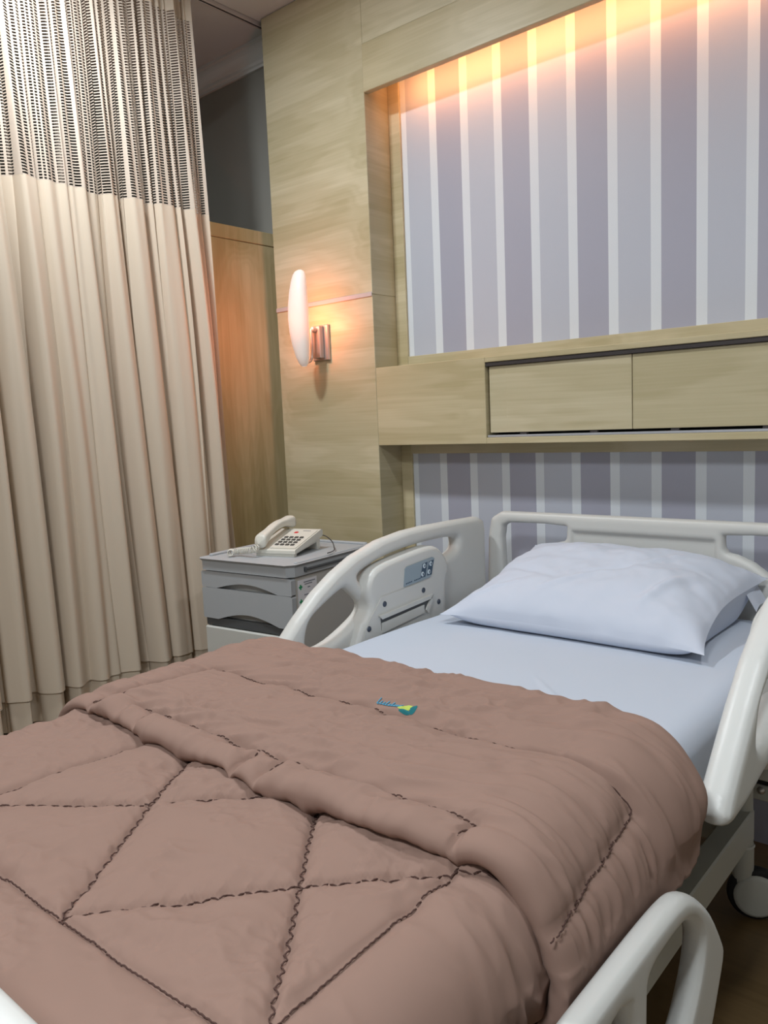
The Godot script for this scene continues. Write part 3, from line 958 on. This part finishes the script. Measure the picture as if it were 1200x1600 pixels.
# puff between the seams; kind 1 seams are gathered into little pleats
func puff(p: Vector2, seams: Array, H: float) -> float:
	var h := H
	var d0 := 1.0
	for q in seams:
		var r := seg(p, q[0], q[1])
		d0 = minf(d0, r.x)
		if q[2] == 1 and r.x < 0.09:
			var e: Vector2 = (q[1] - q[0]).normalized()
			var sd := signf(e.cross(p - q[0]))
			var saw := fposmod((r.y - r.x * 0.9 * (1.0 if sd > 0.0 else 0.8)) / 0.024 + dn.get_noise_1d(r.y * 40.0) * 0.8 + (0.5 if sd > 0.0 else 0.0), 1.0)
			h += 0.0062 * exp(-r.x / 0.014) * (saw - 0.5) * (0.6 + 0.8 * dn.get_noise_1d(r.y * 70.0 + 9.0)) * smoothstep(0.0, 0.004, r.x)
	h -= H * 0.58 * exp(-d0 / 0.026) + 0.0040 * exp(-pow(d0 / 0.0045, 2.0))
	return h

func ridge(x: float, y: float) -> float:      # rounded tops, sharp creases
	return 0.30 - absf(dw.get_noise_2d(x, y))

func wrinkle(s: float, z: float) -> float:
	var w := 0.0070 * dn.get_noise_2d(s * 6.0, z * 6.0)
	# soft folds lying across, some of them sharp
	w += 0.0110 * ridge(s * 30.0 + z * 18.0, z * 75.0 - s * 22.0) * smoothstep(-0.3, 0.4, dn.get_noise_2d(s * 5.0 + 9.0, z * 6.0))
	w += 0.0085 * ridge(s * 90.0 - z * 40.0 + 50.0, z * 110.0 + s * 70.0) * smoothstep(-0.2, 0.3, dn.get_noise_2d(s * 8.0 + 30.0, z * 8.0))
	w += 0.0050 * ridge(s * 190.0 + z * 120.0 + 150.0, z * 170.0 - s * 60.0) * smoothstep(-0.1, 0.3, dn.get_noise_2d(s * 9.0 + 70.0, z * 9.0))
	# below the shoulder the cloth hangs in uneven tucks
	var side := smoothstep(0.445, 0.50, absf(s))
	w += side * 0.013 * ridge(z * 150.0 + absf(s) * 50.0 + 7.0 * dn.get_noise_2d(z * 9.0, 5.0), absf(s) * 30.0 + 90.0) * smoothstep(-0.5, 0.4, dn.get_noise_2d(z * 14.0, 33.0))
	return w

var SL: Array = []
var SF: Array = []
func quilt_o(s: float, z: float) -> float:
	return 0.020 + puff(Vector2(s, z), SL, 0.026) + wrinkle(s, z)
func flap_o(s: float, z: float) -> float:
	return 0.055 + puff(Vector2(s, z), SF, 0.030) + wrinkle(s + 3.0, z)

func flap_edge(s: float) -> float:
	return 1.545 + 0.010 * dn.get_noise_1d(s * 9.0 + 40.0) - 0.02 * smoothstep(0.1, -0.6, s) - 0.040 * smoothstep(0.28, 0.50, s)
func flap_head(s: float) -> float:
	return 1.055 + 0.010 * dn.get_noise_1d(s * 6.0 + 80.0) + 0.030 * smoothstep(0.38, 0.56, absf(s))

func stitches(b: MB, a: Vector2, c: Vector2, f: Callable, kind: int) -> void:
	var n := int(a.distance_to(c) / 0.009)
	var side := (c - a).normalized().orthogonal()
	for i in n:
		var p := a.lerp(c, (i + 0.05) / n)
		var q := a.lerp(c, (i + 0.95) / n)
		if kind == 1:      # gathered seams are sewn in a herringbone
			p -= side * 0.0026 * (1.0 if i % 2 == 0 else -1.0)
			q += side * 0.0026 * (1.0 if i % 2 == 0 else -1.0)
		var m := (p + q) * 0.5
		var o: float = f.call(m.x, m.y)
		b.tube(PackedVector3Array([duvet_pt(p.x, o + 0.0028, p.y), duvet_pt(m.x, o + 0.0040, m.y), duvet_pt(q.x, o + 0.0028, q.y)]), 0.00095, 5, false)

func build_duvet() -> void:
	dn = noise(61, 0.5, 3)
	dw = noise(62, 0.12, 2)
	var V := func(a: float, b: float) -> Vector2: return Vector2(a, b)
	# seams in (across, along): plain ones and the gathered trellis
	SL = [[Vector2(-0.58, 1.85), Vector2(0.58, 1.835), 0], [Vector2(0.402, 1.835), Vector2(0.385, 1.30), 0], [Vector2(-0.235, 1.845), Vector2(-0.195, 1.30), 0],
		[Vector2(0.108, 1.838), Vector2(-0.135, 1.47), 1], [Vector2(0.415, 1.825), Vector2(0.12, 1.46), 1], [Vector2(0.108, 1.838), Vector2(0.445, 1.47), 1],
		[Vector2(-0.215, 1.775), Vector2(-0.02, 1.645), 1], [Vector2(-0.02, 1.645), Vector2(0.16, 1.46), 1], [Vector2(0.555, 1.97), Vector2(0.53, 1.30), 0]]
	SF = [[Vector2(-0.30, 1.485), Vector2(0.39, 1.478), 0], [Vector2(-0.36, 1.275), Vector2(0.25, 1.275), 0], [Vector2(0.25, 1.275), Vector2(0.437, 1.250), 0], [Vector2(0.437, 1.250), Vector2(0.456, 1.60), 0],
		[Vector2(-0.24, 1.485), Vector2(-0.235, 1.60), 0], [Vector2(0.39, 1.478), Vector2(0.345, 1.60), 1], [Vector2(0.02, 1.487), Vector2(0.01, 1.60), 1], [Vector2(0.075, 1.487), Vector2(0.07, 1.60), 0], [Vector2(-0.36, 1.275), Vector2(-0.40, 1.60), 0]]
	var t := thing("duvet", "dusty brown pink quilted duvet with its top edge folded back on the bed", "duvet", Vector3(BX, 0.722, 1.5))
	var ns := 340
	var smax := 0.578
	# the lower layer, tucked under the flap and over the foot of the mattress
	var P: Array = []
	for i in ns + 1:
		var s := lerpf(-smax, smax, float(i) / ns)
		var row := PackedVector3Array()
		for j in 170:
			var z := 1.38 + 0.0037 * j
			var o := quilt_o(s, z) * smoothstep(1.375, 1.43, z) + 0.007
			o = lerpf(0.008, o, smoothstep(smax, smax - 0.05, absf(s)))
			row.append(duvet_pt(s, o, z))
		P.append(row)
	var b := MB.new()
	b.grid(P, true)
	var lower := part("quilted_body", b, M.duvet, t)
	# the flap: underside of the front edge, round it, over the top, round the crease at the head end
	P = []
	for i in ns + 1:
		var s := lerpf(-smax, smax, float(i) / ns)
		var zf := flap_edge(s)
		var zh := flap_head(s)
		var row := PackedVector3Array()
		var top := flap_o(s, zf - 0.035)
		var bot := quilt_o(s, zf - 0.03) + 0.004
		bot = minf(bot, top - 0.02)
		var close := smoothstep(smax, smax - 0.06, absf(s))
		top = lerpf(0.03, top, close); bot = lerpf(0.012, bot, close)
		row.append(duvet_pt(s, bot, zf - 0.09))
		var mid := (top + bot) * 0.5
		var hr := (top - bot) * 0.5
		for k in 9:
			var a := -PI / 2 + PI * k / 9.0
			row.append(duvet_pt(s, mid + hr * sin(a), zf - 0.026 + 0.026 * cos(a)))
		for j in 126:
			var z := lerpf(zf - 0.030, zh + 0.035, j / 125.0)
			row.append(duvet_pt(s, lerpf(0.03, flap_o(s, z), close), z))
		var th := lerpf(0.03, flap_o(s, zh + 0.035), close)
		for k in range(1, 11):
			var a := PI / 2 + PI * k / 10.0
			row.append(duvet_pt(s, th * 0.5 + 0.006 + (th * 0.5 - 0.006) * sin(a), zh + 0.035 + 0.035 * cos(a)))
		row.append(duvet_pt(s, 0.008, zh + 0.10))
		P.append(row)
	b = MB.new()
	b.grid(P)
	var flap := part("folded_flap", b, M.duvet, t)
	b = MB.new()
	for q in SL:
		stitches(b, q[0], q[1], func(s: float, z: float) -> float: return quilt_o(s, z) * smoothstep(1.375, 1.43, z) + 0.007, q[2])
	var st := part("stitching", b, M.thread, lower, false, "dark stitched seam lines")
	st.set_meta("kind", "stuff")
	b = MB.new()
	for q in SF:
		var e: Vector2 = q[1]
		if e.y > 1.52: e = (q[0] as Vector2).lerp(e, (1.515 - q[0].y) / (e.y - q[0].y))
		stitches(b, q[0], e, flap_o, q[2])
	st = part("stitching", b, M.thread, flap, false, "dark stitched seam lines")
	st.set_meta("kind", "stuff")
	# embroidered mark: a short line of blue script, then a green and teal leaf
	var at := func(x: float, z: float, up := 0.0012) -> Vector3:
		var s: float = x - BX
		return duvet_pt(s, flap_o(s, z) + up, z)
	b = MB.new()
	for k in 9:
		var x := -0.832 + 0.0052 * k
		var z := 1.262 - 0.0006 * k
		var h := 0.010 if k in [0, 3, 5, 8] else 0.006
		b.tube(PackedVector3Array([at.call(x, z), at.call(x + 0.001, z - h * 0.6), at.call(x + 0.002, z - h)]), 0.0010, 5)
		b.tube(PackedVector3Array([at.call(x - 0.001, z - 0.001), at.call(x + 0.002, z + 0.0004), at.call(x + 0.0045, z - 0.002)]), 0.0009, 5)
	part("embroidered_script", b, M.logo_blue, flap, false, "pale blue embroidered script")
	for q in [["logo_green", -0.779, 1.258, 0.013, 0.004], ["logo_green", -0.773, 1.252, 0.008, 0.005], ["logo_teal", -0.774, 1.263, 0.012, 0.003], ["logo_teal", -0.761, 1.256, 0.006, 0.008]]:
		b = MB.new()
		var rows: Array = []
		for i in 13:
			var a := TAU * i / 12
			var row := PackedVector3Array()
			for r in [1.0, 0.6, 0.05]:
				row.append(at.call(q[1] + cos(a) * q[3] * r, q[2] + sin(a) * q[4] * r, 0.0024 - 0.0018 * r))
			rows.append(row)
		b.grid(rows)
		part("embroidered_leaf", b, M[q[0]], flap)

# ------------------------------------------------------------------ bedside cabinet
func build_cabinet() -> void:
	var t := thing("bedside_cabinet", "grey two drawer bedside cabinet beside the bed, carrying the telephone", "bedside cabinet", Vector3(-1.975, 0, 0.392), deg_to_rad(5.5))
	var w := 0.195
	var d := 0.215
	var b := MB.new()
	b.box(Vector3(-w + 0.004, 0.07, -d + 0.004), Vector3(w - 0.002, 0.797, d - 0.024), 0.003)
	part("body", b, M.grey_body, t, true)
	# top with cut front corners and a raised lip round a shallow tray
	var o := pv([-w - 0.004, -d, w + 0.004, -d, w + 0.004, d - 0.018, w - 0.014, d + 0.004, -w + 0.010, d + 0.004, -w - 0.004, d - 0.012])
	var xz := Transform3D(Basis(Vector3(1, 0, 0), Vector3(0, 0, 1), Vector3(0, 1, 0)), Vector3.ZERO)
	b = MB.new()
	b.prism(o, 0.799, 0.838, xz, 0.009)
	var top := part("tray_top", b, M.grey, t, true)
	b = MB.new()
	b.box(Vector3(-w + 0.0, 0.836, -d + 0.002), Vector3(-w + 0.016, 0.846, d - 0.035), 0.003)
	b.box(Vector3(w - 0.016, 0.836, -d + 0.002), Vector3(w + 0.0, 0.842, d - 0.035), 0.003)
	b.box(Vector3(-w + 0.016, 0.836, -d + 0.002), Vector3(w - 0.016, 0.846, -d + 0.016), 0.003)
	part("lip", b, M.grey, top, true)
	# towel bar groove on the bed side
	b = MB.new()
	b.tube(PackedVector3Array([Vector3(w + 0.008, 0.816, d - 0.06), Vector3(w + 0.008, 0.816, -d + 0.10)]), 0.004, 8)
	b.box(Vector3(w + 0.002, 0.808, d - 0.068), Vector3(w + 0.012, 0.824, d - 0.060), 0.002); b.box(Vector3(w + 0.002, 0.808, -d + 0.10), Vector3(w + 0.012, 0.824, -d + 0.108), 0.002)
	part("side_bar", b, M.grey_dark, top, true)
	var arch := func(ya: float, yb: float, rise: float) -> PackedVector2Array:
		var p := PackedVector2Array([Vector2(w, ya), Vector2(w, yb - 0.004), Vector2(w - 0.004, yb), Vector2(-w + 0.004, yb), Vector2(-w, yb - 0.004), Vector2(-w, ya)])
		for k in 13:
			var u := k / 12.0
			p.append(Vector2(lerpf(-w + 0.065, w - 0.055, u), ya + rise * sin(PI * u)))
		return p
	b = MB.new(); b.prism(arch.call(0.744, 0.793, 0.022), d - 0.022, d, Transform3D(), 0.003)
	part("drawer", b, M.grey, t, true)
	b = MB.new(); b.prism(arch.call(0.640, 0.738, 0.026), d - 0.022, d, Transform3D(), 0.003)
	part("drawer", b, M.grey, t, true)
	b = MB.new(); b.box(Vector3(-w + 0.002, 0.612, d - 0.026), Vector3(w - 0.002, 0.640, d - 0.006), 0.002)
	part("pull_band", b, M.grey_dark, t, true, "dark grey finger pull band")
	b = MB.new(); b.box(Vector3(-w, 0.085, d - 0.022), Vector3(w, 0.609, d), 0.004)
	part("door", b, M.grey_door, t, true)
	b = MB.new(); b.box(Vector3(-w + 0.02, 0.0, -d + 0.02), Vector3(w - 0.02, 0.07, d - 0.04), 0.004)
	part("plinth", b, M.grey_dark, t, true)
	# paper inventory sticker on the bed side
	var sx := w - 0.0019
	b = MB.new(); b.box(Vector3(sx, 0.703, d - 0.125), Vector3(sx + 0.0012, 0.784, d - 0.034), 0.0)
	var sk := part("sticker", b, M.paper, t, true, "white paper sticker with green marks")
	for k in 2:
		var y := 0.762 - 0.046 * k
		b = MB.new()
		b.box(Vector3(sx + 0.001, y - 0.003, d - 0.054), Vector3(sx + 0.0018, y + 0.003, d - 0.038), 0.0); b.box(Vector3(sx + 0.001, y - 0.008, d - 0.049), Vector3(sx + 0.0018, y + 0.008, d - 0.043), 0.0)
		part("green_cross", b, M.green, sk, true)
	b = MB.new()
	for r in [[0.775, 0.062, 9], [0.768, 0.066, 6], [0.757, 0.080, 2], [0.735, 0.062, 8], [0.722, 0.066, 7], [0.712, 0.062, 5]]:
		for k in int(r[2]):
			b.box(Vector3(sx + 0.001, r[0] - 0.0016, d - r[1] - 0.0062 * k - 0.0045), Vector3(sx + 0.0016, r[0] + 0.0016, d - r[1] - 0.0062 * k), 0.0)
	part("small_print", b, M.ink, sk, true)
	b = MB.new(); b.box(Vector3(w - 0.03, 0.735, -d - 0.02), Vector3(w + 0.03, 0.758, -d + 0.003), 0.003)
	part("rear_bumper", b, M.grey_dark, t, true)

# ------------------------------------------------------------------ telephone
func build_phone() -> void:
	var t := thing("telephone", "cream desk telephone with a corded handset resting on the bedside cabinet", "telephone", Vector3(-1.955, 0.8385, 0.405), deg_to_rad(16.0))
	var w := 0.078
	var d := 0.095
	var side := Transform3D(Basis(Vector3(0, 0, -1), Vector3(0, 1, 0), Vector3(1, 0, 0)), Vector3.ZERO)   # (x, y, z) -> (-z, y, x)
	var b := MB.new()
	b.prism(pv([-d, 0.010, -d, 0.020, -d + 0.005, 0.024, d - 0.010, 0.066, d, 0.064, d, 0.046, d - 0.010, 0.040]), -w, w, side, 0.0)
	var base := part("base", b, M.phone, t, true)
	b = MB.new()
	b.prism(pv([-d + 0.004, 0.0, -d + 0.004, 0.011, d - 0.012, 0.041, d - 0.012, 0.0, d - 0.030, 0.0, d - 0.036, 0.026, -d + 0.02, 0.008, -d + 0.02, 0.0]), -w + 0.006, w - 0.006, side)
	part("stand", b, M.phone, t, true)
	var slope := atan2(0.042, 2 * d - 0.015)
	var on := Transform3D(Basis(Vector3(1, 0, 0), slope), Vector3(0, 0.024, d - 0.005))   # the sloping top; -z runs up it
	b = MB.new()
	b.prism(rounded(-0.024, 0.006, w - 0.006, 0.168, 0.004), 0.0, 0.0022, on * Transform3D(Basis(Vector3(1, 0, 0), -PI / 2), Vector3.ZERO), 0.001)
	part("face_plate", b, M.phone, base, true)
	for r in 4:
		for c in 4:
			b = MB.new()
			var kx := -0.010 + 0.0195 * c
			var kz := -0.032 - 0.021 * r
			b.box(Vector3(kx - 0.0068, 0.001, kz - 0.0055), Vector3(kx + 0.0068, 0.0056, kz + 0.0055), 0.0015, on)
			part("key", b, M.phone_key, base, true)
	b = MB.new()
	b.prism(smooth(pv([-0.004, 0.136, 0.006, 0.134, 0.012, 0.140, 0.006, 0.147, -0.003, 0.145]), 3), 0.0, 0.003, on * Transform3D(Basis(Vector3(1, 0, 0), -PI / 2), Vector3.ZERO))
	part("red_logo", b, M.red, base, true, "small red logo")
	b = MB.new()
	for k in 5: b.box(Vector3(0.022 + 0.006 * k, 0.001, -0.158), Vector3(0.0265 + 0.006 * k, 0.0028, -0.155), 0.0, on)
	part("print_line", b, M.ink, base, true)
	# handset across the left side: two cups joined by an arched grip
	var rows: Array = []
	var path: Array = []
	for k in 33:
		var u := k / 32.0
		var z := lerpf(0.108, -0.112, u)
		var lift := 0.030 + 0.036 * sin(PI * u) * 0.6 + (z - 0.108) * -0.21
		var half := lerpf(0.022, 0.0165, smoothstep(0.0, 0.28, u) * smoothstep(1.0, 0.72, u))
		var thick := lerpf(0.021, 0.013, smoothstep(0.06, 0.30, u) * smoothstep(0.94, 0.70, u))
		var endc := sqrt(maxf(0.0, 1.0 - pow(clampf(absf(u - 0.5) * 2.0, 0.88, 1.0) - 0.88, 2.0) / 0.0144))
		half *= maxf(endc, 0.02); thick *= maxf(endc, 0.02)
		path.append([z, lift, half, thick])
	for a in 20:
		var row := PackedVector3Array()
		var ca := cos(TAU * a / 20.0)
		var sa := sin(TAU * a / 20.0)
		for q in path:
			row.append(Vector3(-0.050 + signf(ca) * pow(absf(ca), 0.6) * q[2], 0.012 + q[1] + signf(sa) * pow(absf(sa), 0.6) * q[3], q[0]))
		rows.append(row)
	b = MB.new()
	b.grid(rows, true, true)
	part("handset", b, M.phone, t, true)
	# coiled cord lying in front on the cabinet
	var pc := PackedVector3Array()
	var mid := curve3([Vector3(-0.050, 0.034, 0.104), Vector3(-0.062, 0.026, 0.128), Vector3(-0.095, 0.020, 0.118), Vector3(-0.128, 0.016, 0.108), Vector3(-0.150, 0.015, 0.118), Vector3(-0.140, 0.015, 0.140)], 60)
	for i in mid.size():
		var dd := (mid[mini(i + 1, mid.size() - 1)] - mid[maxi(i - 1, 0)]).normalized()
		var sx := dd.cross(Vector3.UP).normalized()
		var up := sx.cross(dd)
		var r := 0.0095 * smoothstep(0.0, 30.0, i)
		var a := i * TAU / 15.0
		pc.append(mid[i] + sx * cos(a) * r + up * sin(a) * r)
	b = MB.new()
	b.tube(pc, 0.0019, 6)
	part("coiled_cord", b, M.phone, t, true)
	b = MB.new()
	b.tube(curve3([Vector3(0.05, 0.045, -0.093), Vector3(0.075, 0.040, -0.112), Vector3(0.115, 0.024, -0.09), Vector3(0.160, 0.010, -0.02), Vector3(0.172, 0.009, 0.02), Vector3(0.172, 0.009, 0.05)], 6), 0.0018, 6)
	part("line_cord", b, M.wire, t, true, "thin dark line cord")

# ------------------------------------------------------------------ wall lamp
func build_sconce() -> void:
	var t := thing("wall_sconce", "lit wall lamp with a long white glass shade on a chrome bracket", "wall lamp", Vector3(-2.148, 1.565, 0.0))
	var b := MB.new()
	b.box(Vector3(-2.190, 1.500, 0.0005), Vector3(-2.106, 1.632, 0.012), 0.002)
	var pl := part("backplate", b, M.chrome, t)
	b = MB.new()
	b.box(Vector3(-2.168, 1.508, 0.012), Vector3(-2.128, 1.628, 0.034), 0.002)
	part("cover_box", b, M.chrome, pl)
	b = MB.new()
	b.tube(curve3([Vector3(-2.150, 1.615, 0.034), Vector3(-2.150, 1.615, 0.052), Vector3(-2.150, 1.600, 0.056), Vector3(-2.150, 1.53, 0.056), Vector3(-2.150, 1.502, 0.062), Vector3(-2.150, 1.492, 0.082), Vector3(-2.150, 1.494, 0.102)], 6), 0.0052, 10)
	part("arm", b, M.chrome, t)
	b = MB.new()
	b.lathe(PackedVector2Array([Vector2(0, 0.024), Vector2(0.009, 0.022), Vector2(0.011, 0.014), Vector2(0.011, 0.0)]), Transform3D(Basis(Vector3(1, 0, 0), Vector3(0, 0, 1), Vector3(0, 1, 0)), Vector3(-2.150, 1.615, 0.032)), 16)
	part("knob", b, M.chrome, t)
	# shade: long flattened shell, bottom cut on a slant
	var prof := [[0.0, 0.010], [0.03, 0.020], [0.10, 0.0290], [0.22, 0.0370], [0.36, 0.0425], [0.50, 0.0445], [0.64, 0.0430], [0.78, 0.0385], [0.88, 0.0335], [0.95, 0.0275], [0.985, 0.0195], [1.0, 0.008]]
	var rows: Array = []
	for a in 32:
		var row := PackedVector3Array()
		var ca := cos(TAU * a / 32.0)
		var sa := sin(TAU * a / 32.0)
		for q in prof:
			var y: float = lerpf(1.476, 1.826, q[0])
			var bend: float = 0.018 * (1.0 - pow(2.0 * q[0] - 1.0, 2.0))
			row.append(Vector3(-2.150 + ca * q[1], y, 0.100 + bend + sa * q[1] * 0.72))
		rows.append(row)
	b = MB.new()
	b.grid(rows, false, true)
	part("glass_shade", b, M.opal, t, false, "glowing opal glass shade")
	# solid core added inside the shade to cast its shadow on the panel
	b = MB.new()
	b.lathe(PackedVector2Array([Vector2(0.0, 1.499), Vector2(0.012, 1.500), Vector2(0.020, 1.513), Vector2(0.028, 1.535), Vector2(0.033, 1.57), Vector2(0.033, 1.588), Vector2(0.0, 1.588)]), Transform3D(Basis(Vector3(1, 0, 0), Vector3(0, 1, 0), Vector3(0, 0, 0.72)), Vector3(-2.150, 0, 0.108)), 20)
	part("added_shadow_core", b, M.plastic, t)
	var l := OmniLight3D.new()
	l.name = "bulb"
	l.light_energy = 0.068; l.light_color = Color(1.0, 0.56, 0.40); l.light_size = 0.02
	l.omni_range = 8.0; l.omni_attenuation = 2.0; l.shadow_enabled = true
	l.position = Vector3(-2.150, 1.640, 0.113) - t.position
	t.add_child(l, true)
